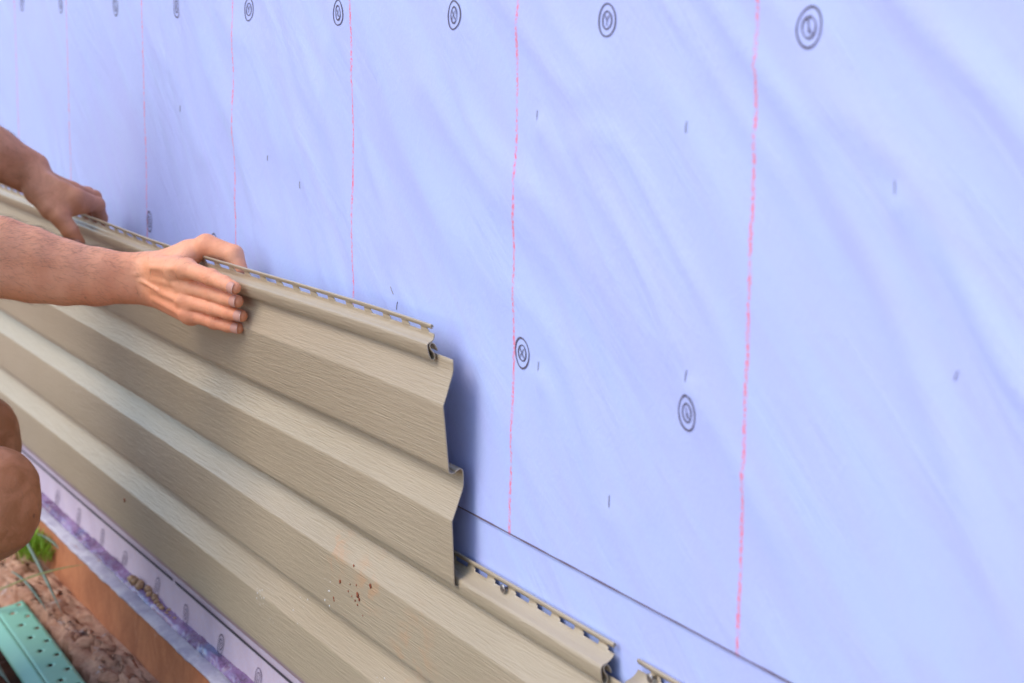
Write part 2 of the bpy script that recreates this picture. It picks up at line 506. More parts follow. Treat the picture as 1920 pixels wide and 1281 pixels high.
def lathe(prof, c, axis_y=-1, n=16):
    V = []; F = []
    for (r, h) in prof:
        for i in range(n):
            a = 2 * math.pi * i / n
            V.append((c[0] + r * math.cos(a), c[1] + axis_y * h, c[2] + r * math.sin(a)))
    for j in range(len(prof) - 1):
        for i in range(n):
            F.append((j * n + i, j * n + (i + 1) % n, (j + 1) * n + (i + 1) % n, (j + 1) * n + i))
    F.append(tuple(range(n))[::-1]); F.append(tuple(range((len(prof) - 1) * n, len(prof) * n)))
    return V, F
for par, nxx in ((B, -1.5079), (Cc, -1.2509), (B, -1.96), (B, -2.4)):
    V, F = lathe([(.0016, 0), (.0016, .0085), (.0042, .0087), (.0044, .0093), (.0038, .0099), (.001, .0100)], (nxx, 0, par.location.z + TOP + .0180))
    mesh_obj("nail", V, F, M_NAIL, par)
# starter strip peeping below the lowest panel
ro = empty("starter_strip", (-1.2, -.01, .25))
tag(ro, "thin pinkish starter strip running under the lowest siding edge", "trim strip")
st = spread(-4.6, -1.2, .05)
sheet("strip_face", [(.0075, .250), (.0080, .2580), (.0080, .300)], st, 0, flat, simple("strip_pink", (.58, .40, .38), .5), ro)

# red clay specks and pale scuffs on the lower panel
M_MUD = simple("red_clay", (.33, .085, .035), .9, 500, .4, .8, 900)
def blob(cx, cy, cz, r, mat, name, parent, flatn=.35, seed=0):
    rs = random.Random(seed)
    V = []; F = []
    n, m = 8, 5
    for j in range(m + 1):
        ph = math.pi * j / m
        for i in range(n):
            a = 2 * math.pi * i / n
            q = r * (.75 + .5 * rs.random())
            V.append((cx + q * math.sin(ph) * math.cos(a), cy - q * flatn * math.cos(ph), cz + q * math.sin(ph) * math.sin(a)))
    for j in range(m):
        for i in range(n):
            F.append((j * n + i, j * n + (i + 1) % n, (j + 1) * n + (i + 1) % n, (j + 1) * n + i))
    return V, F
def prof_out(z):   # outer face of a panel at height z above its butt
    pr = sorted(FACE, key=lambda t: t[1])
    zz_ = z % P
    return float(np.interp(zz_, [p_[1] for p_ in pr], [p_[0] for p_ in pr]))
specks = [(-1.8136, .4190, .0030), (-1.8090, .4155, .0022), (-1.8617, .4203, .0026), (-1.7796, .4387, .0026), (-1.8802, .3968, .0016), (-1.8790, .3940, .0014), (-1.8170, .4290, .0012), (-1.8200, .4110, .0013), (-1.8140, .4080, .0014),
          (-1.8290, .4130, .0011), (-1.8390, .4160, .0012), (-1.8340, .4250, .0010), (-1.6672, .3773, .0022), (-1.8260, .4480, .0016), (-1.8, .40, .0010), (-2.6765, .3156, .0034), (-2.6790, .3160, .0020)]
V = []; F = []
for i, (sx, sz, r) in enumerate(specks):
    v_, f_ = blob(sx, -(prof_out(sz - .2674) + .0004), sz, r, None, None, None, .3, i)
    o_ = len(V); V += v_; F += [tuple(q + o_ for q in t) for t in f_]
tag(mesh_obj("clay_specks", V, F, M_MUD, B), kind="stuff")
M_SCUFF = simple("pale_scuff", (.75, .74, .74), .7, 500, .1)
V = []; F = []
rsc = random.Random(21)
for i in range(46):
    cx_, cz_ = rsc.choice([(-2.113, .333), (-2.11, .325), (-1.76, .335), (-1.73, .32), (-2.0, .35), (-2.06, .30), (-1.66, .30), (-1.9, .40)])
    sx = cx_ + rsc.gauss(0, .012); sz = cz_ + rsc.gauss(0, .010)
    v_, f_ = blob(sx, -(prof_out(sz - .2674) + .0001), sz, .0005 + .0011 * rsc.random(), None, None, None, .15, i)
    o_ = len(V); V += v_; F += [tuple(q + o_ for q in t) for t in f_]
tag(mesh_obj("pale_scuffs", V, F, M_SCUFF, B), kind="stuff")
# ------------------------------------------------------------------ foundation ledge
def rough_strip(name, prof, x0, x1, nx, amp, mat, parent, seed=0, fx=9, sharpness=1., zamp=None):
    """prof: list of (out, z, amount) points swept along X with uneven relief"""
    xs = np.linspace(x0, x1, nx); rows = []
    for k, (o_, z_, am) in enumerate(prof):
        a = (vnoise(xs * fx, k * 1.7 + 0 * xs, seed) - .5) + .6 * (vnoise(xs * fx * 2.7, k * 2.3 + 0 * xs, seed + 1) - .5) + .35 * (vnoise(xs * fx * 7, k * 3.1 + 0 * xs, seed + 2) - .5)
        b_ = (vnoise(xs * fx * 1.3, k * 1.9 + 40 + 0 * xs, seed + 5) - .5) + .5 * (vnoise(xs * fx * 4, k * 2.9 + 9 + 0 * xs, seed + 6) - .5)
        rows.append(np.stack([xs, -(o_ + a * amp * am), z_ + b_ * (zamp or amp) * am], 1))
    V = np.concatenate(rows); n = nx
    I = np.arange(len(rows) * n).reshape(len(rows), n)
    F = np.stack([I[:-1, :-1], I[1:, :-1], I[1:, 1:], I[:-1, 1:]], -1).reshape(-1, 4)
    return mesh_obj(name, V, F, mat, parent)

found = empty("foundation_ledge", (-2.6, -.04, .06))
tag(found, "terracotta foundation ledge with white sill edge and crumbling mortar at its foot", "foundation")
m, nt_, b_ = mat_new("sill_white")
p_ = coords(nt_)
c_ = mix(nt_, maprange(nt_, noise(nt_, p_, 24, 5, .65), .35, .65), (.40, .36, .46), (.58, .54, .60))
c_ = mix(nt_, maprange(nt_, noise(nt_, p_, 60, 5, .7), .60, .72), c_, (.42, .26, .22))
nt_.links.new(c_, b_.inputs['Base Color']); b_.inputs['Roughness'].default_value = .8
bump(nt_, b_, noise(nt_, p_, 160, 5, .6), .5, .003)
M_SILL = m
rough_strip("sill", [(-.005, .1885, 0), (.012, .1890, .2), (.028, .1880, .4), (.041, .1860, .6), (.0450, .1840, 1.), (.0440, .1810, .8), (.038, .179, .3)], -4.8, -1.0, 900, .0045, M_SILL, found, 3, 14)
m, nt_, b_ = mat_new("terracotta")
p_ = coords(nt_)
c_ = mix(nt_, maprange(nt_, noise(nt_, p_, 13, 6, .68, .6), .35, .65), (.39, .130, .050), (.52, .195, .080))
c_ = mix(nt_, maprange(nt_, noise(nt_, p_, 150, 4, .7), .64, .74), c_, (.16, .06, .04))
c_ = mix(nt_, maprange(nt_, noise(nt_, p_, 20, 5, .7), .60, .75, 0, .5), c_, (.62, .38, .26))
nt_.links.new(c_, b_.inputs['Base Color']); b_.inputs['Roughness'].default_value = .85
bump(nt_, b_, noise(nt_, p_, 120, 6, .65), .45, .003)
M_TERRA = m
rough_strip("clay_plinth", [(.036, .186, 0), (.0405, .178, .2), (.0415, .165, .25), (.043, .150, .3), (.0445, .135, .3), (.047, .120, .5), (.050, .100, .5)], -4.8, -1.0, 700, .0007, M_TERRA, found, 11, 6)
m, nt_, b_ = mat_new("rough_mortar")
p_ = coords(nt_)
c_ = mix(nt_, maprange(nt_, noise(nt_, p_, 30, 6, .7), .35, .65), (.36, .17, .10), (.56, .32, .21))
c_ = mix(nt_, maprange(nt_, noise(nt_, p_, 14, 5, .7), .56, .68, 0, .8), c_, (.50, .46, .46))
c_ = mix(nt_, maprange(nt_, noise(nt_, p_, 70, 4, .6), .62, .74, 0, .7), c_, (.14, .06, .045))
nt_.links.new(c_, b_.inputs['Base Color']); b_.inputs['Roughness'].default_value = .95
bump(nt_, b_, noise(nt_, p_, 55, 5, .55), .5, .005)
M_MORT = m
pr = []
for t in np.linspace(0, 1, 22):
    o_ = .047 + .078 * t; z_ = .114 - .006 * t - .055 * max(0, (t - .72) / .28) ** 1.6
    pr.append((o_, z_, .2 + 1.1 * min(1, t * 4)))
rough_strip("mortar_bed", pr, -4.8, -1.0, 1500, .016, M_MORT, found, 17, 13, zamp=.012)
# broken lumps of mortar pushed out of the bed
for i in range(30):
    x_ = -3.25 + 1.15 * i / 30 + .01 * random.random()
    o_ = .060 + .050 * random.random()
    r_ = .007 + .013 * random.random()
    V = []; F = []
    n_, m_ = 10, 7
    for j in range(m_ + 1):
        ph = math.pi * j / m_
        for q in range(n_):
            a = 2 * math.pi * q / n_
            d = Vector((math.sin(ph) * math.cos(a), math.sin(ph) * math.sin(a), math.cos(ph)))
            rr = r_ * (1 + .55 * mnoise.noise(d * 1.6 + Vector((i * 3.1, 0, 0))) + .25 * mnoise.noise(d * 4 + Vector((i, 5, 0))))
            V.append((x_ + d.x * rr * 1.3, -o_ + d.y * rr, .107 - .006 * (o_ > .1) + d.z * rr * .55))
    for j in range(m_):
        for q in range(n_):
            F.append((j * n_ + q, (j + 1) * n_ + q, (j + 1) * n_ + (q + 1) % n_, j * n_ + (q + 1) % n_))
    mesh_obj("mortar_lump", V, F, M_MORT, found, True)

# crumpled purple film lying on the sill
m, nt_, b_ = mat_new("purple_film")
p_ = coords(nt_)
c_ = mix(nt_, maprange(nt_, noise(nt_, p_, 16, 3, .5), .4, .6), (.17, .075, .17), (.30, .17, .34))
c_ = mix(nt_, maprange(nt_, noise(nt_, p_, 5, 2, .5), .52, .60), c_, (.16, .18, .36))
nt_.links.new(c_, b_.inputs['Base Color']); b_.inputs['Roughness'].default_value = .16
b_.inputs['Specular IOR Level'].default_value = .8
bump(nt_, b_, noise(nt_, p_, 30, 3, .55, 1.5), .8, .008)
film = rough_strip("crumpled_film", [(.001, .1935, .1), (.008, .1965, .6), (.015, .1950, 1), (.021, .1960, 1), (.025, .1915, .7), (.027, .1890, .2)], -3.3, -1.6, 420, .008, m, None, 23, 12)
tag(film, "shiny crumpled purple plastic film wedged along the white sill", "plastic film")
m, nt_, b_ = mat_new("foam_brown")
foamM = simple("foam_brown", (.42, .24, .12), .35, 120, .5, .8, 160)
V = []; F = []
for i in range(16):
    x_ = -2.66 + .012 * i + .004 * random.random()
    v_, f_ = blob(x_, -.010 - .012 * random.random(), .2005 - .0006 * i, .0065 * (1 - .03 * i), None, None, None, 1., i + 50)
    o_ = len(V); V += v_; F += [tuple(q + o_ for q in t) for t in f_]
tag(mesh_obj("sealant_bead", V, F, foamM), "amber brown lumps of dried sealant at the foot of the wrap above the sill", "sealant")

# ------------------------------------------------------------------ ground
m, nt_, b_ = mat_new("soil")
p_ = coords(nt_)
c_ = mix(nt_, maprange(nt_, noise(nt_, p_, 14, 6, .7), .35, .65), (.030, .014, .010), (.13, .045, .022))
c_ = mix(nt_, maprange(nt_, noise(nt_, p_, 60, 6, .7), .60, .72), c_, (.24, .12, .07))
nt_.links.new(c_, b_.inputs['Base Color']); b_.inputs['Roughness'].default_value = .95
bump(nt_, b_, noise(nt_, p_, 60, 8, .7), 1., .012)
M_SOIL = m
nx, ny = 420, 200
xs = np.linspace(-4.8, -.6, nx); ys = np.linspace(-1.6, -.02, ny)
Xg, Yg = np.meshgrid(xs, ys, indexing='ij')
Zg = .055 + .035 * (vnoise(Xg * 5, Yg * 5, 41) - .5) + .02 * (vnoise(Xg * 17, Yg * 17, 42) - .5) + .012 * (vnoise(Xg * 50, Yg * 50, 43) - .5)
V = np.stack([Xg, Yg, Zg], -1).reshape(-1, 3); I = np.arange(nx * ny).reshape(nx, ny)
F = np.stack([I[:-1, :-1], I[1:, :-1], I[1:, 1:], I[:-1, 1:]], -1).reshape(-1, 4)
tag(mesh_obj("soil", V, F, M_SOIL), kind="structure")
m, nt_, b_ = mat_new("red_earth_bounce")  # unseen far ground, its colour lightened and warmed to bounce onto the siding
p_ = coords(nt_)
c_ = mix(nt_, noise(nt_, p_, 3, 6, .7), (.36, .20, .11), (.48, .27, .15))
nt_.links.new(c_, b_.inputs['Base Color']); b_.inputs['Roughness'].default_value = .95
V = [(-60, -60, .03), (60, -60, .03), (60, 60, .03), (-60, 60, .03)]
tag(mesh_obj("ground", V, [(0, 1, 2, 3)], m, None, False), kind="structure")

# ------------------------------------------------------------------ green perforated bead on the ground
m, nt_, b_ = mat_new("green_plastic")
p_ = coords(nt_)
c_ = mix(nt_, maprange(nt_, noise(nt_, p_, 7, 3, .5), .35, .65), (.19, .50, .37), (.27, .60, .42))
c_ = mix(nt_, maprange(nt_, noise(nt_, p_, 50, 5, .7), .62, .76, 0, .5), c_, (.45, .45, .35))
nt_.links.new(c_, b_.inputs['Base Color']); b_.inputs['Roughness'].default_value = .38
M_GREEN = m
bead = empty("corner_bead", (-2.92, -.14, .1))
tag(bead, "turquoise green perforated corner strip lying on the soil by the ledge", "corner bead")
# frame: origin at far end, u along, w across
org = np.array([-2.926, -.1195, .104]); ua = np.array([.395, -.014, .004]); ua = ua / np.linalg.norm(ua)
wa = np.array([.05, -.040, -.006]); wa = wa - ua * (wa @ ua); wa /= np.linalg.norm(wa)
na = np.cross(ua, wa); na = na if na[2] > 0 else -na
def bead_leg(name, w0, w1, drop0, drop1, nu, nw, holes):
    L = 1.5; du = .0055
    us = np.arange(0, L, du); ws = np.linspace(w0, w1, nw)
    V = []
    for u_ in us:
        for k, w_ in enumerate(ws):
            t = k / (nw - 1)
            q = org + ua * (u_ + .02 * (w_ / .05) * (u_ < .004)) + wa * w_ + na * (drop0 + (drop1 - drop0) * t + .0015 * math.sin(u_ * 9))
            V.append(q)
    F = []
    for i in range(len(us) - 1):
        for k in range(nw - 1):
            if holes(i, k): continue
            F.append((i * nw + k, (i + 1) * nw + k, (i + 1) * nw + k + 1, i * nw + k + 1))
    o = mesh_obj(name, np.array(V), F, M_GREEN, bead)
    solidify(o, .0012, 0)
def hol(i, k):
    if k == 1: return i % 12 in (2, 3)
    if k == 4: return i % 12 in (8, 9)
    return False
bead_leg("perforated_flange", .0, .046, 0, 0, 0, 9, hol)
bead_leg("bent_flange", .0465, .070, -.0008, -.012, 0, 6, lambda i, k: False)

# ------------------------------------------------------------------ plants
def mat_leaf(name, c1, c2):
    m, nt, b = mat_new(name)
    p = coords(nt)
    nt.links.new(mix(nt, noise(nt, p, 30, 3), c1, c2), b.inputs['Base Color'])
    b.inputs['Roughness'].default_value = .5
    return m
M_G1 = mat_leaf("leaf_green", (.20, .42, .015), (.36, .58, .05))
M_G2 = mat_leaf("leaf_yellow", (.17, .20, .03), (.30, .27, .05))
M_G3 = mat_leaf("leaf_blue", (.13, .20, .15), (.25, .32, .24))
M_DRY = mat_leaf("leaf_dry", (.28, .20, .10), (.45, .33, .18))
def blade_geo(p0, p1, width, sag, n=10, twist=0.):
    p0 = Vector(p0); p1 = Vector(p1); d = (p1 - p0)
    side = d.cross(Vector((0, 0, 1)));
    if side.length < 1e-5: side = Vector((1, 0, 0))
    side.normalize()
    side = Matrix.Rotation(twist, 3, d.normalized()) @ side
    nrm = d.cross(side).normalized()
    V = []; F = []
    for i in range(n + 1):
        t = i / n
        c = p0 + d * t + Vector((0, 0, sag * 4 * t * (1 - t)))
        wd = width * min(1, 3 * (1 - t) + .02) * (.6 + .4 * min(1, t * 4)) / 2
        V += [c - side * wd, c + nrm * wd * .35, c + side * wd, c - nrm * wd * .1]
    for i in range(n):
        a = i * 4
        for q in range(4):
            F.append((a + q, a + (q + 1) % 4, a + 4 + (q + 1) % 4, a + 4 + q))
    return V, F
def blades(name, L, mat, label=None, cat="grass blade", kind=None, parent=None, group=None):
    V = []; F = []
    for args in L:
        v_, f_ = blade_geo(*args)
        o_ = len(V); V += v_; F += [tuple(q + o_ for q in t) for t in f_]
    o = mesh_obj(name, V, F, mat, parent)
    tag(o, label, cat if label else None, group, kind)
    return o
rs = random.Random(3)
L = []
for i in range(420):
    x_ = -3.085 + rs.gauss(0, .032); y_ = -.066 + rs.gauss(0, .014)
    z_ = .135
    a = rs.random() * 6.28; h_ = .03 + .035 * rs.random()
    L.append(((x_, y_, z_), (x_ + .025 * math.cos(a), y_ + .02 * math.sin(a) , z_ + h_ * .62), .0022, .004, 4, rs.random() * 3))
blades("moss_tuft", L, M_G1, "bright green moss tuft growing on the ledge behind the knee", "moss")
blades("grass_blade", [((-2.93, -.20, .105), (-2.788, -.0507, .192), .0075, .012, 12, .3)], M_G2, "long yellow green grass blade lying across the terracotta plinth", group="loose grass blades by the ledge")
blades("grass_blade", [((-2.99, -.26, .10), (-2.86, -.150, .150), .0055, .006, 12, .3)], M_G2, "short yellow green grass blade at the left edge beneath the knee", group="loose grass blades by the ledge")
blades("grass_blade", [((-3.10, -.080, .172), (-2.757, -.100, .128), .0055, .004, 12, .1)], M_G3, "grey blue grass blade drooping over the crumbling mortar", group="loose grass blades by the ledge")
blades("grass_blade", [((-2.97, -.125, .140), (-2.80, -.112, .120), .0055, .010, 12, .1)], M_G3, "small grey blue grass blade just above the green strip", group="loose grass blades by the ledge")
blades("grass_blade", [((-3.08, -.055, .165), (-2.965, -.035, .150), .006, .008, 12, .1)], M_G3, "grey blue grass blade resting on the plinth beside the moss", group="loose grass blades by the ledge")
blades("grass_blade", [((-2.85, -.25, .30), (-2.80, -.20, .445), .004, .004, 12, .1)], M_G2, "thin grass blade standing up behind the top of the knee", group="loose grass blades by the ledge")
L = []; L2 = []
for i in range(260):
    x_ = -3.1 + rs.random() * 1.0; y_ = -.15 - rs.random() * .45
    if y_ > -.23: y_ -= .13
    a = rs.random() * 6.28; l_ = .03 + .09 * rs.random()
    (L if rs.random() < .35 else L2).append(((x_, y_, .07), (x_ + l_ * math.cos(a), y_ + l_ * math.sin(a), .075 + .04 * rs.random()), .003 + .003 * rs.random(), .012, 6, rs.random() * 2))
blades("ground_grass", L, M_G2, kind="stuff"); blades("dry_straw", L2, M_DRY, kind="stuff")
for o_ in (bpy.data.objects['ground_grass'], bpy.data.objects['dry_straw']):
    tag(o_, "sparse grass on the soil" if 'grass' in o_.name else "dry straw scattered on the soil", "grass" if 'grass' in o_.name else "straw")
blades("leaf_strap", [((-2.86, -.25, .12), (-2.60, -.215, .085), .016, .008, 12, .2)], M_G3, "broad pale grey green leaf left of the green strip", "leaf")

# ------------------------------------------------------------------ person: implicit body, surface nets
class Field:
    def __init__(s, lo, hi, h):
        s.h = h; s.lo = np.array(lo, float)
        s.n = np.ceil((np.array(hi) - s.lo) / h).astype(int) + 1
        s.F = np.full(tuple(s.n), .05, np.float32)
        s.ax = [(s.lo[i] + h * np.arange(s.n[i])).astype(np.float32) for i in range(3)]
    def blank(s): return np.full(tuple(s.n), .05, np.float32)
    def box(s, lo, hi):
        a = np.clip(np.floor((np.array(lo) - s.lo) / s.h).astype(int), 0, s.n)
        b = np.clip(np.ceil((np.array(hi) - s.lo) / s.h).astype(int) + 1, 0, s.n)
        return tuple(slice(a[i], b[i]) for i in range(3))
    def cone(s, T, a, b, ra, rb, k=.003, scale=None):
        a = np.array(a, float); b = np.array(b, float)
        m = max(ra, rb) + max(.012, k * 1.5, s.h * 3)
        sl = s.box(np.minimum(a, b) - m, np.maximum(a, b) + m)
        if any(q.stop - q.start <= 0 for q in sl): return
        X = s.ax[0][sl[0]][:, None, None]; Y = s.ax[1][sl[1]][None, :, None]; Z = s.ax[2][sl[2]][None, None, :]
        d = (b - a).astype(np.float32); L2 = float(d @ d) + 1e-12
        px, py, pz = X - np.float32(a[0]), Y - np.float32(a[1]), Z - np.float32(a[2])
        t = np.clip((px * d[0] + py * d[1] + pz * d[2]) / L2, 0, 1)
        dd = np.sqrt((px - t * d[0]) ** 2 + (py - t * d[1]) ** 2 + (pz - t * d[2]) ** 2) - (ra + (rb - ra) * t)
        s.smin(T, sl, dd, k)
    def smin(s, T, sl, dd, k):
        A = T[sl]
        h = np.clip(.5 + .5 * (A - dd) / k, 0, 1)
        T[sl] = A * (1 - h) + dd * h - k * h * (1 - h)
    def merge(s, T, k):
        A = s.F
        h = np.clip(.5 + .5 * (A - T) / k, 0, 1)
        s.F = A * (1 - h) + T * h - k * h * (1 - h)
    def mesh(s):
        F = s.F; n = F.shape
        S = F < 0
        # active cells
        c = [S[i:n[0] - 1 + i, j:n[1] - 1 + j, k:n[2] - 1 + k] for i in (0, 1) for j in (0, 1) for k in (0, 1)]
        anyc = c[0].copy(); allc = c[0].copy()
        for q in c[1:]: anyc |= q; allc &= q
        act = anyc & ~allc
        idx = np.argwhere(act)
        vid = np.full(act.shape, -1, np.int64); vid[act] = np.arange(len(idx))
        acc = np.zeros((len(idx), 3)); cnt = np.zeros(len(idx))
        cor = [np.array((i, j, k)) for i in (0, 1) for j in (0, 1) for k in (0, 1)]
        for ax in range(3):
            e = np.zeros(3, int); e[ax] = 1
            for q in cor:
                if q[ax]: continue
                a = idx + q; b = idx + q + e
                fa = F[a[:, 0], a[:, 1], a[:, 2]]; fb = F[b[:, 0], b[:, 1], b[:, 2]]
                m = (fa < 0) != (fb < 0)
                t = fa / np.where(m, fa - fb, 1)
                acc[m] += (a + t[:, None] * e)[m]; cnt[m] += 1
        V = acc / np.maximum(cnt, 1)[:, None] * s.h + s.lo
        faces = []
        for ax in range(3):
            u, v = [(1, 2), (2, 0), (0, 1)][ax]
            sl0 = [slice(1, -1)] * 3; sl1 = [slice(1, -1)] * 3
            sl0[ax] = slice(0, -1); sl1[ax] = slice(1, None)
            s0 = S[tuple(sl0)]; s1 = S[tuple(sl1)]
            ed = np.argwhere(s0 != s1)
            if not len(ed): continue
            inside = s0[ed[:, 0], ed[:, 1], ed[:, 2]]
            base = ed.copy(); base[:, u] += 1; base[:, v] += 1
            def cell(du, dv):
                q = base.copy(); q[:, u] -= du; q[:, v] -= dv
                return vid[q[:, 0], q[:, 1], q[:, 2]]
            qd = np.stack([cell(1, 1), cell(0, 1), cell(0, 0), cell(1, 0)], 1)
            qd[~inside] = qd[~inside][:, ::-1]
            faces.append(qd)
        Fc = np.concatenate(faces); Fc = Fc[(Fc >= 0).all(1)]
        return V, Fc

def v3(*a): return np.array(a, float)
# joints (m), measured for the pose
RW = v3(-2.2280, -.1200, .7104)
R_IDX = [v3(-2.1262, -.1038, .7349), v3(-2.0870, -.0870, .7291), v3(-2.0638, -.0786, .7250), v3(-2.0452, -.0728, .7216)]
R_MID = [v3(-2.1456, -.0992, .7125), v3(-2.1017, -.0805, .7082), v3(-2.0739, -.0728, .7056), v3(-2.0538, -.0670, .7046)]
R_RNG = [v3(-2.1420, -.0990, .6950), v3(-2.0999, -.0788, .6908), v3(-2.0745, -.0696, .6885), v3(-2.0569, -.0612, .6868)]
R_PNK = [v3(-2.1400, -.0965, .6795), v3(-2.1080, -.0766, .6735), v3(-2.0900, -.0664, .6708), v3(-2.0739, -.0592, .6698)]
R_THB = [v3(-2.2110, -.1080, .7270), v3(-2.1680, -.0640, .7555), v3(-2.1400, -.0400, .7460), v3(-2.1270, -.0360, .7290)]
R_ARM = [RW, v3(-2.2468, -.1760, .7138), v3(-2.2558, -.2121, .7199), v3(-2.2651, -.2477, .7297), v3(-2.2744, -.2830, .7401), v3(-2.2835, -.3575, .7600)]
R_ELB = R_ARM[-1]
LW = v3(-2.6722, -.1452, .8009)
L_IDX = [v3(-2.6106, -.0938, .7727), v3(-2.6280, -.0578, .7600), v3(-2.6420, -.0480, .7400), v3(-2.6530, -.0440, .7230)]
L_MID = [v3(-2.6560, -.0880, .7784), v3(-2.6764, -.0468, .7660), v3(-2.6850, -.0400, .7440), v3(-2.6930, -.0380, .7250)]
L_RNG = [v3(-2.6960, -.0880, .7790), v3(-2.7113, -.0471, .7680), v3(-2.7180, -.0400, .7470), v3(-2.7250, -.0380, .7280)]
L_PNK = [v3(-2.7260, -.0920, .7760), v3(-2.7400, -.0530, .7670), v3(-2.7450, -.0440, .7480), v3(-2.7500, -.0400, .7320)]
for J_ in (L_IDX, L_MID, L_RNG, L_PNK):
    for q_ in range(4): J_[q_] = J_[q_] + (v3(-.0040, -.0075, -.003) if q_ else v3(-.002, -.004, -.002))
L_THB = [v3(-2.6500, -.1430, .7760), v3(-2.6060, -.1230, .7450), v3(-2.5960, -.1130, .7270), v3(-2.5930, -.1020, .7110)]
L_ARM = [LW, v3(-2.6762, -.1950, .8300), v3(-2.6850, -.2500, .8680), v3(-2.7100, -.3350, .9220)]
L_ELB = L_ARM[-1]
SH_R, SH_L = v3(-2.50, -.60, .90), v3(-2.84, -.54, .97)

def finger(f, T, J, r, kown=.003):
    for i in range(3):
        f.cone(T, J[i], J[i + 1], r[i], r[i + 1], kown)
    f.cone(T, J[1], J[1] + (J[1] - J[0]) * .02, r[1] + .0006, r[1] + .0006, .003)
    # finger pad
    d = J[3] - J[2]; d /= np.linalg.norm(d)

def hand(f, W, fingers, thumb, rads, dorsal, arm_dir):
    T = f.F
    acr = fingers[0][0] - fingers[3][0]; acr /= np.linalg.norm(acr)
    off = (.016, .006, -.004, -.014)
    for J, r, o_ in zip(fingers, (.0120, .0125, .0120, .0110), off):
        a = W + acr * o_ - dorsal * .001
        f.cone(T, a, J[0] - dorsal * .002, .0150, r, .010)
        f.cone(T, J[0] - dorsal * .001, J[0], .0115, .0112, .004)          # knuckle
        # extensor tendon as a faint ridge
        f.cone(T, a * .62 + J[0] * .38 + dorsal * .0124, J[0] + dorsal * .0102, .0018, .0020, .006)
    # fleshy base of the thumb and heel of the hand
    f.cone(T, W + acr * .012 - dorsal * .006, thumb[1] * .6 + thumb[0] * .4 - dorsal * .002, .015, .0145, .012)
    f.cone(T, W - acr * .016 - dorsal * .010, fingers[3][0] - dorsal * .006, .0155, .0120, .010)
    f.cone(T, thumb[0], thumb[1], .0150, .0118, .010)
    # web between thumb and index
    f.cone(T, thumb[1] * .62 + thumb[0] * .38, fingers[0][0] * .75 + W * .25, .0095, .0100, .012)
    FT = f.blank()
    for J, r in zip(fingers, rads):
        one = f.blank()
        finger(f, one, J, r)
        A = FT; k = .0012
        h = np.clip(.5 + .5 * (A - one) / k, 0, 1)
        FT = A * (1 - h) + one * h - k * h * (1 - h)
    f.merge(FT, .0055)
    TT = f.blank()
    f.cone(TT, thumb[1], thumb[2], .0130, .0116, .004)
    f.cone(TT, thumb[2], thumb[3], .0116, .0085, .004)
    f.merge(TT, .0060)

def forearm(f, A, rv, rd, vert):
    """two side by side bones give the wrist its oval section"""
    T = f.F
    for i in range(len(A) - 1):
        for s in (-1, 1):
            f.cone(T, A[i] + vert * s * rv[i], A[i + 1] + vert * s * rv[i + 1], rd[i], rd[i + 1], .016)

RADS = [(.0105, .0093, .0084, .0070), (.0106, .0094, .0086, .0072), (.0102, .0090, .0082, .0070), (.0092, .0082, .0075, .0064)]
dorR = v3(.20, -.97, .10); dorR /= np.linalg.norm(dorR)
fR = Field((-2.345, -.350, .625), (-2.015, -.010, .815), .00095)
VR = v3(.02, .05, 1.); VR /= np.linalg.norm(VR)
forearm(fR, R_ARM, [.0105, .0105, .0120, .0140, .0150, .010], [.0205, .0215, .0245, .0280, .0300, .0360], VR)
# ulna head and long muscle
fR.cone(fR.F, RW + v3(-.004, -.010, -.012) + dorR * .004, RW + v3(-.006, -.022, -.012) + dorR * .006, .0120, .0110, .010)
hand(fR, RW, [R_IDX, R_MID, R_RNG, R_PNK], R_THB, RADS, dorR, None)
# veins
for a, b_ in ((RW + v3(.01, 0, .002) + dorR * .0152, R_RNG[0] * .55 + RW * .45 + dorR * .0142), (RW + v3(0, -.02, .004) + dorR * .017, RW + v3(.02, .01, .009) + dorR * .0155)):
    fR.cone(fR.F, a, b_, .0013, .0012, .004)
vR, faR = fR.mesh(); del fR
dorL = v3(.35, -.35, .87); dorL /= np.linalg.norm(dorL)
fL = Field((-2.785, -.330, .685), (-2.560, -.015, .925), .0014)
VL = np.cross((L_ARM[2] - L_ARM[0]), v3(-.87, .46, 0)); VL /= np.linalg.norm(VL)
forearm(fL, L_ARM, [.0100, .0110, .0130, .010], [.0205, .0225, .0290, .0370], VL)
hand(fL, LW, [L_IDX, L_MID, L_RNG, L_PNK], L_THB, [(.0125, .0112, .0095, .0080)] + RADS[1:], dorL, None)
fL.cone(fL.F, L_THB[1] + v3(-.012, .004, .012), L_IDX[0] * .55 + L_IDX[1] * .45 + v3(0, -.004, -.006), .0125, .0115, .010)
fL.cone(fL.F, L_THB[0] + v3(0, 0, .004), L_IDX[0] + v3(-.004, -.006, -.008), .0160, .0130, .012)
vL, faL = fL.mesh(); del fL

def clip_edge(V, Fc, test):
    keep = test(V[Fc].mean(1)); Fc = Fc[keep]
    used = np.unique(Fc); mp = np.full(len(V), -1); mp[used] = np.arange(len(used))
    return V[used], mp[Fc]

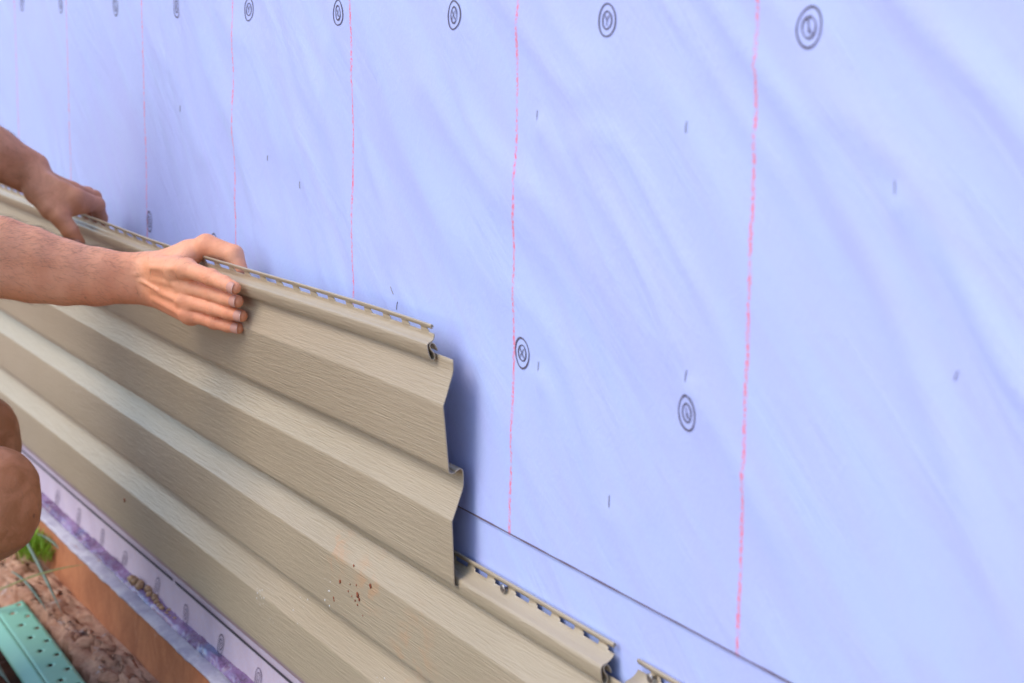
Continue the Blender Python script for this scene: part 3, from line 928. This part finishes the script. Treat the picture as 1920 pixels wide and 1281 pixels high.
# the rest of him: crouched legs, trunk, head, upper arms
KR, KL = v3(-2.360, -.287, .432), v3(-2.600, -.255, .452)
HR, HL = v3(-2.52, -.70, .37), v3(-2.76, -.68, .39)
AR, AL = v3(-2.47, -.52, .115), v3(-2.72, -.46, .115)
fB = Field((-3.15, -1.0, .03), (-2.24, -.12, 1.45), .0042)
T = fB.F
for K, H_, An, s in ((KR, HR, AR, 1), (KL, HL, AL, -1)):
    fB.cone(T, H_, K + (H_ - K) * .12, .090, .060, .03)
    fB.cone(T, K + (H_ - K) * .02, K + v3(0, 0, -.02), .056, .056, .03)
    fB.cone(T, K + v3(.004, .012, .006), K + v3(.004, .010, -.018), .050, .050, .02)
    fB.cone(T, K + v3(0, -.02, -.03), (K * .55 + An * .45) + v3(0, -.03, 0), .055, .060, .03)
    fB.cone(T, (K * .55 + An * .45) + v3(0, -.03, 0), An, .058, .038, .03)
    fB.cone(T, An + v3(0, -.03, -.035), An + v3(.02, .13, -.045), .036, .028, .02)
    fB.cone(T, An + v3(.02, .13, -.045), An + v3(.03, .19, -.050), .030, .022, .02)
pel = (HR + HL) / 2
ch = (SH_R + SH_L) / 2 + v3(-.0, -.03, -.08)
fB.cone(T, pel + v3(0, -.02, .03), ch, .135, .130, .08)
fB.cone(T, HR, HL, .105, .105, .05)
fB.cone(T, SH_R, SH_L, .066, .066, .06)
neck = (SH_R + SH_L) / 2 + v3(.0, .02, .06)
hd = neck + v3(.02, .08, .15)
fB.cone(T, neck, hd - v3(0, 0, .05), .055, .055, .03)
fB.cone(T, hd + v3(0, -.015, .02), hd + v3(.01, .02, .0), .088, .078, .03)
fB.cone(T, hd + v3(.01, .045, -.055), hd + v3(.012, .055, -.075), .048, .036, .04)
fB.cone(T, hd + v3(.015, .100, -.012), hd + v3(.016, .118, -.034), .009, .014, .012)   # nose
for s in (-1, 1):
    fB.cone(T, hd + v3(.088 * s, -.005, -.03), hd + v3(.092 * s, -.012, .012), .011, .014, .008)
    fB.cone(T, hd + v3(.034 * s + .012, .093, .018), hd + v3(.022 * s + .012, .098, .018), .008, .008, .012)  # brow
fB.cone(T, hd + v3(-.012, .100, -.058), hd + v3(.036, .100, -.058), .006, .006, .006)
fB.cone(T, SH_R, R_ELB, .056, .040, .03); fB.cone(T, SH_L, L_ELB, .056, .040, .03)
for A_, rr in ((R_ARM, (.0215, .0225, .0300, .0370, .040, .040)), (L_ARM, (.021, .024, .034, .040))):
    for i in range(len(A_) - 1): fB.cone(T, A_[i], A_[i + 1], rr[i], rr[i + 1], .016)
vB, faB = fB.mesh()
def outside(c):
    a = (c[:, 0] > -2.345 + .003) & (c[:, 1] > -.350 + .006) & (c[:, 2] > .625)
    b_ = (c[:, 1] > -.330 + .006) & (c[:, 2] > .685) & (c[:, 2] < .925) & (c[:, 0] > -2.79)
    return ~(a | b_)
vB, faB = clip_edge(vB, faB, outside)

person = empty("person", (-2.65, -.55, 0.03))
tag(person, "crouching person reaching in from the left with two bare hairy forearms and bare knees", "person")
m, nt_, b_ = mat_new("skin")
p_ = coords(nt_)
at = nt_.nodes.new("ShaderNodeAttribute"); at.attribute_name = "flush_shade"
at2 = nt_.nodes.new("ShaderNodeAttribute"); at2.attribute_name = "tan"
c_ = mix(nt_, maprange(nt_, noise(nt_, p_, 22, 4, .5), .25, .75), (.86, .36, .185), (.93, .44, .25))
c_ = mix(nt_, maprange(nt_, noise(nt_, p_, 320, 4, .6), .45, .75, 0, .22), c_, (.66, .24, .13))
c_ = mix(nt_, mathn(nt_, 'MULTIPLY', at.outputs['Fac'], .65), c_, (.72, .18, .09))
tanf = mathn(nt_, 'MULTIPLY', at2.outputs['Fac'], maprange(nt_, noise(nt_, p_, 26, 5, .65, .8), .3, .65, .62, 1.15), clamp=True)
c_ = mix(nt_, tanf, c_, (.46, .175, .070))
mole = maprange(nt_, noise(nt_, p_, 55, 1, .3), .80, .83)
c_ = mix(nt_, mathn(nt_, 'MULTIPLY', mole, .6), c_, (.20, .08, .05))
nt_.links.new(c_, b_.inputs['Base Color'])
b_.inputs['Roughness'].default_value = .52
b_.inputs['Specular IOR Level'].default_value = .38
b_.inputs['Subsurface Weight'].default_value = .12
b_.inputs['Subsurface Radius'].default_value = (1., .35, .2)
b_.inputs['Subsurface Scale'].default_value = .006
vo = nt_.nodes.new("ShaderNodeTexVoronoi"); vo.inputs['Scale'].default_value = 750; nt_.links.new(p_, vo.inputs['Vector'])
n1 = bump(nt_, b_, vo.outputs['Distance'], .18, .0008)
n2 = bump(nt_, b_, noise(nt_, p_, 1.0, 4, .6, .6, sc=(260, 90, 150)), .28, .0014, n1)
bump(nt_, b_, noise(nt_, p_, 70, 3, .6), .22, .004, n2)
M_SKIN = m

allV = np.concatenate([vR, vL, vB]); off1 = len(vR); off2 = len(vR) + len(vL)
allF = np.concatenate([faR, faL + off1, faB + off2])
body = mesh_obj("body", allV, allF, M_SKIN, person)
# uneven kneecaps and shins
for iv in np.where((allV[:, 2] < .58) & (np.arange(len(allV)) >= off2))[0]:
    q_ = Vector(allV[iv]); 
    allV[iv] += (.0034 * mnoise.noise(q_ * 22) + .0012 * mnoise.noise(q_ * 60)) * np.array(body.data.vertices[int(iv)].normal)
# knuckle creases on the back of the near fingers
nvx = np.empty(len(allV) * 3, np.float32); body.data.vertices.foreach_get("normal", nvx); nvx = nvx.reshape(-1, 3).astype(float)
disp = np.zeros(len(allV))
for J in (R_IDX, R_MID, R_RNG, R_PNK):
    for jq, cr_, dp in ((1, (-.0032, 0, .0030), .00042), (2, (-.0012, .0014), .00030)):
        a_ = J[jq + 1] - J[jq - 1]; a_ /= np.linalg.norm(a_)
        rel = allV - J[jq]; t = rel @ a_; rad = np.linalg.norm(rel - t[:, None] * a_, axis=1)
        wd = (rad < .013) * np.clip((nvx @ dorR) * 1.6, 0, 1)
        for c0 in cr_:
            disp -= wd * dp * np.exp(-((t - c0) / .0009) ** 2)
allV = allV + nvx * disp[:, None]
body.data.vertices.foreach_set("co", allV.ravel().astype(np.float32)); body.data.update()
# colour attributes: redder knuckles, fingertips and painted underside shade, browner far arm and legs
fl = np.zeros(len(allV)); tn = np.zeros(len(allV))
for J in (R_IDX, R_MID, R_RNG, R_PNK, L_IDX, L_MID, L_THB, R_THB):
    for q, rad, amt in ((J[1], .012, .5), (J[2], .010, .45), (J[3], .014, .5), (J[0], .014, .35)):
        d = np.linalg.norm(allV - q, axis=1)
        fl = np.maximum(fl, amt * np.exp(-(d / rad) ** 2))
below = np.clip((-(allV[:, 2] - .712) / .03), 0, 1) * (allV[:, 0] > -2.3) * (allV[:, 1] > -.2)  # reddish shade painted into the skin towards the near hand's underside
fl = np.maximum(fl, below * .45)
dw = np.linalg.norm(allV - RW, axis=1)
tn[:off1] = np.clip((-allV[:off1, 1] - .135) / .12, 0, 1) * .10
tn[off1:off2] = .60
tn[off2:] = np.where(allV[off2:, 2] < .6, .85, .35)
for nm, arr in (("flush_shade", fl), ("tan", tn)):
    a_ = body.data.attributes.new(nm, 'FLOAT', 'POINT'); a_.data.foreach_set("value", arr.astype(np.float32))

# nails
M_NAILS = simple("fingernail", (.62, .30, .22), .5, 200, .06)
M_TIP = simple("nail_tip", (.74, .46, .37), .35, 200, .04)
def nail(J, r, dors, wid=1.02, ln=.0110, name="fingernail"):
    a = J[3] - J[2]; a /= np.linalg.norm(a)
    n_ = dors - a * (dors @ a); n_ /= np.linalg.norm(n_)
    s_ = np.cross(a, n_)
    rr = r * 1.03
    # nail plate lies on the finger from mid last segment to just past the tip
    c0 = J[3] - a * (ln - .0045)
    def patch(t0, t1, lift, mat, nm):
        V = []; F = []; nu, nv = 13, 9
        for i in range(nv):
            t = t0 + (t1 - t0) * i / (nv - 1)
            # rounded cuticle and free edge
            half = wid * (1 - .35 * max(0, (.18 - t) / .18) ** 2 - .22 * max(0, (t - .85) / .15) ** 2)
            for j in range(nu):
                ang = (j / (nu - 1) * 2 - 1) * half
                rad = rr * (1.0 - .06 * max(0, t - .5)) + lift
                q = c0 + a * (ln * (t - .10 * abs(j / (nu - 1) * 2 - 1) ** 2 * (t > .5) + .10 * abs(j / (nu - 1) * 2 - 1) ** 2 * (t <= .3))) + n_ * rad * math.cos(ang) + s_ * rad * math.sin(ang)
                V.append(q)
        for i in range(nv - 1):
            for j in range(nu - 1):
                F.append((i * nu + j, (i + 1) * nu + j, (i + 1) * nu + j + 1, i * nu + j + 1))
        o = mesh_obj(nm, np.array(V), F, mat, None)
        me = o.data
        solidify(o, .0005, 0)
        return o
    o = patch(0, .91, 0, M_NAILS, name); o.parent = person; o.matrix_parent_inverse = Matrix.Translation(-Vector(person.location))
    t = patch(.91, 1.0, .00005, M_TIP, "nail_tip"); t.parent = o
for J, r in zip((R_IDX, R_MID, R_RNG, R_PNK), (.0077, .0079, .0076, .0070)):
    nail(J, r, dorR)
nail(L_THB, .0092, v3(.3, -.9, .3), 1.0, .012)

# arm hair: thin tapering strands
M_HAIR = simple("hair_dark", (.085, .045, .03), .5, 100, .3)
def strands(V, sel, axis_fn, count, lmin, lmax, name, seed, droop, rad=.000075):
    rg = np.random.default_rng(seed)
    idx = rg.choice(sel, count)
    nrm = np.zeros((len(allV), 3), np.float32); body.data.vertices.foreach_get("normal", nrm.ravel())
    body_n = np.empty(len(allV) * 3, np.float32); body.data.vertices.foreach_get("normal", body_n); body_n = body_n.reshape(-1, 3)
    VV = np.zeros((count, 5, 3, 3)); 
    p = allV[idx] + rg.normal(0, .0004, (count, 3)); n = body_n[idx]
    d = axis_fn(p) + droop + rg.normal(0, .35, (count, 3))
    d -= n * (d * n).sum(1)[:, None]; d /= np.linalg.norm(d, axis=1)[:, None]
    sd = np.cross(n, d)
    L = rg.uniform(lmin, lmax, count)[:, None]
    curl = rg.normal(0, .55, count)[:, None]
    lift = rg.uniform(.25, .75, count)[:, None]
    for k in range(5):
        t = k / 4
        c = p + L * (d * t + sd * curl * t * t * .6 + n * lift * (t - .55 * t * t) * .8) - n * .0003 * (k == 0)
        r = rad * (1 - .8 * t)
        for q in range(3):
            a = 2 * math.pi * q / 3
            VV[:, k, q] = c + sd * (r * math.cos(a)) + n * (r * math.sin(a))
    base = (np.arange(count) * 15)[:, None]
    fs = []
    for k in range(4):
        for q in range(3):
            fs.append([k * 3 + q, k * 3 + (q + 1) % 3, k * 3 + 3 + (q + 1) % 3, k * 3 + 3 + q])
    F = (base[:, :, None] + np.array(fs)[None]).reshape(-1, 4)
    o = mesh_obj(name, VV.reshape(-1, 3), F, M_HAIR, person)
    tag(o, kind="stuff")
selR = np.where((allV[:off1, 1] + RNG.normal(0, .020, off1) < -.145) & (body_ok := np.ones(off1, bool)))[0]
hand_dir = v3(.05, .95, -.10)
top = selR[allV[selR, 2] > (.712 + (-allV[selR, 1] - .12) * .13)]
strands(allV, selR, lambda p: np.tile(hand_dir, (len(p), 1)), 1300, .009, .018, "arm_hair", 5, v3(0, 0, -.35))
strands(allV, top, lambda p: np.tile(hand_dir, (len(p), 1)), 900, .010, .021, "arm_hair", 6, v3(0, 0, .15))
selL = off1 + np.where(allV[off1:off2, 1] < -.155)[0]
strands(allV, selL, lambda p: np.tile(v3(0, .8, -.5), (len(p), 1)), 1100, .007, .014, "arm_hair", 7, v3(0, 0, 0))

selK = off2 + np.where((allV[off2:, 2] < .56) & (allV[off2:, 2] > .28) & (allV[off2:, 1] > -.42))[0]
strands(allV, selK, lambda p: np.tile(v3(0, .2, -.9), (len(p), 1)), 1300, .006, .013, "leg_hair", 9, v3(0, 0, 0))
# clothes
def cloth_mesh(name, build, mat, h=.006, lo=(-3.2, -1.05, .1), hi=(-2.2, -.12, 1.4), test=None):
    f = Field(lo, hi, h); build(f)
    V, Fc = f.mesh()
    if test is not None: V, Fc = clip_edge(V, Fc, test)
    o = mesh_obj(name, V, Fc, mat, person)
    return o
def shirt(f):
    T = f.F
    f.cone(T, pel + v3(0, -.02, .06), ch, .152, .147, .08)
    f.cone(T, SH_R, SH_L, .082, .082, .06)
    f.cone(T, SH_R, SH_R * .35 + R_ELB * .65, .078, .064, .04)
    f.cone(T, SH_L, SH_L * .35 + L_ELB * .65, .078, .064, .04)
cloth_mesh("t_shirt", shirt, simple("shirt_grey", (.20, .21, .24), .9, 60, .15, .5, 300))
def shorts(f):
    T = f.F
    f.cone(T, HR, HL, .122, .122, .06)
    f.cone(T, HR, HR * .45 + KR * .55, .108, .098, .04)
    f.cone(T, HL, HL * .45 + KL * .55, .108, .098, .04)
cloth_mesh("shorts", shorts, simple("shorts_dark", (.06, .065, .08), .9, 60, .15, .5, 300))
def hair(f):
    T = f.F
    f.cone(T, hd + v3(0, -.028, .035), hd + v3(.01, .01, .03), .092, .084, .03)
cloth_mesh("hair", hair, M_HAIR, test=lambda c: ~((c[:, 1] > hd[1] + .05) & (c[:, 2] < hd[2] + .055)))
for An in (AR, AL):
    def boot(f, An=An):
        T = f.F
        f.cone(T, An + v3(0, -.035, -.035), An + v3(.02, .13, -.045), .046, .038, .02)
        f.cone(T, An + v3(.02, .13, -.045), An + v3(.03, .19, -.050), .040, .032, .02)
        f.cone(T, An, An + v3(0, 0, -.04), .046, .046, .02)
    cloth_mesh("shoe", boot, simple("shoe_brown", (.12, .08, .05), .7))
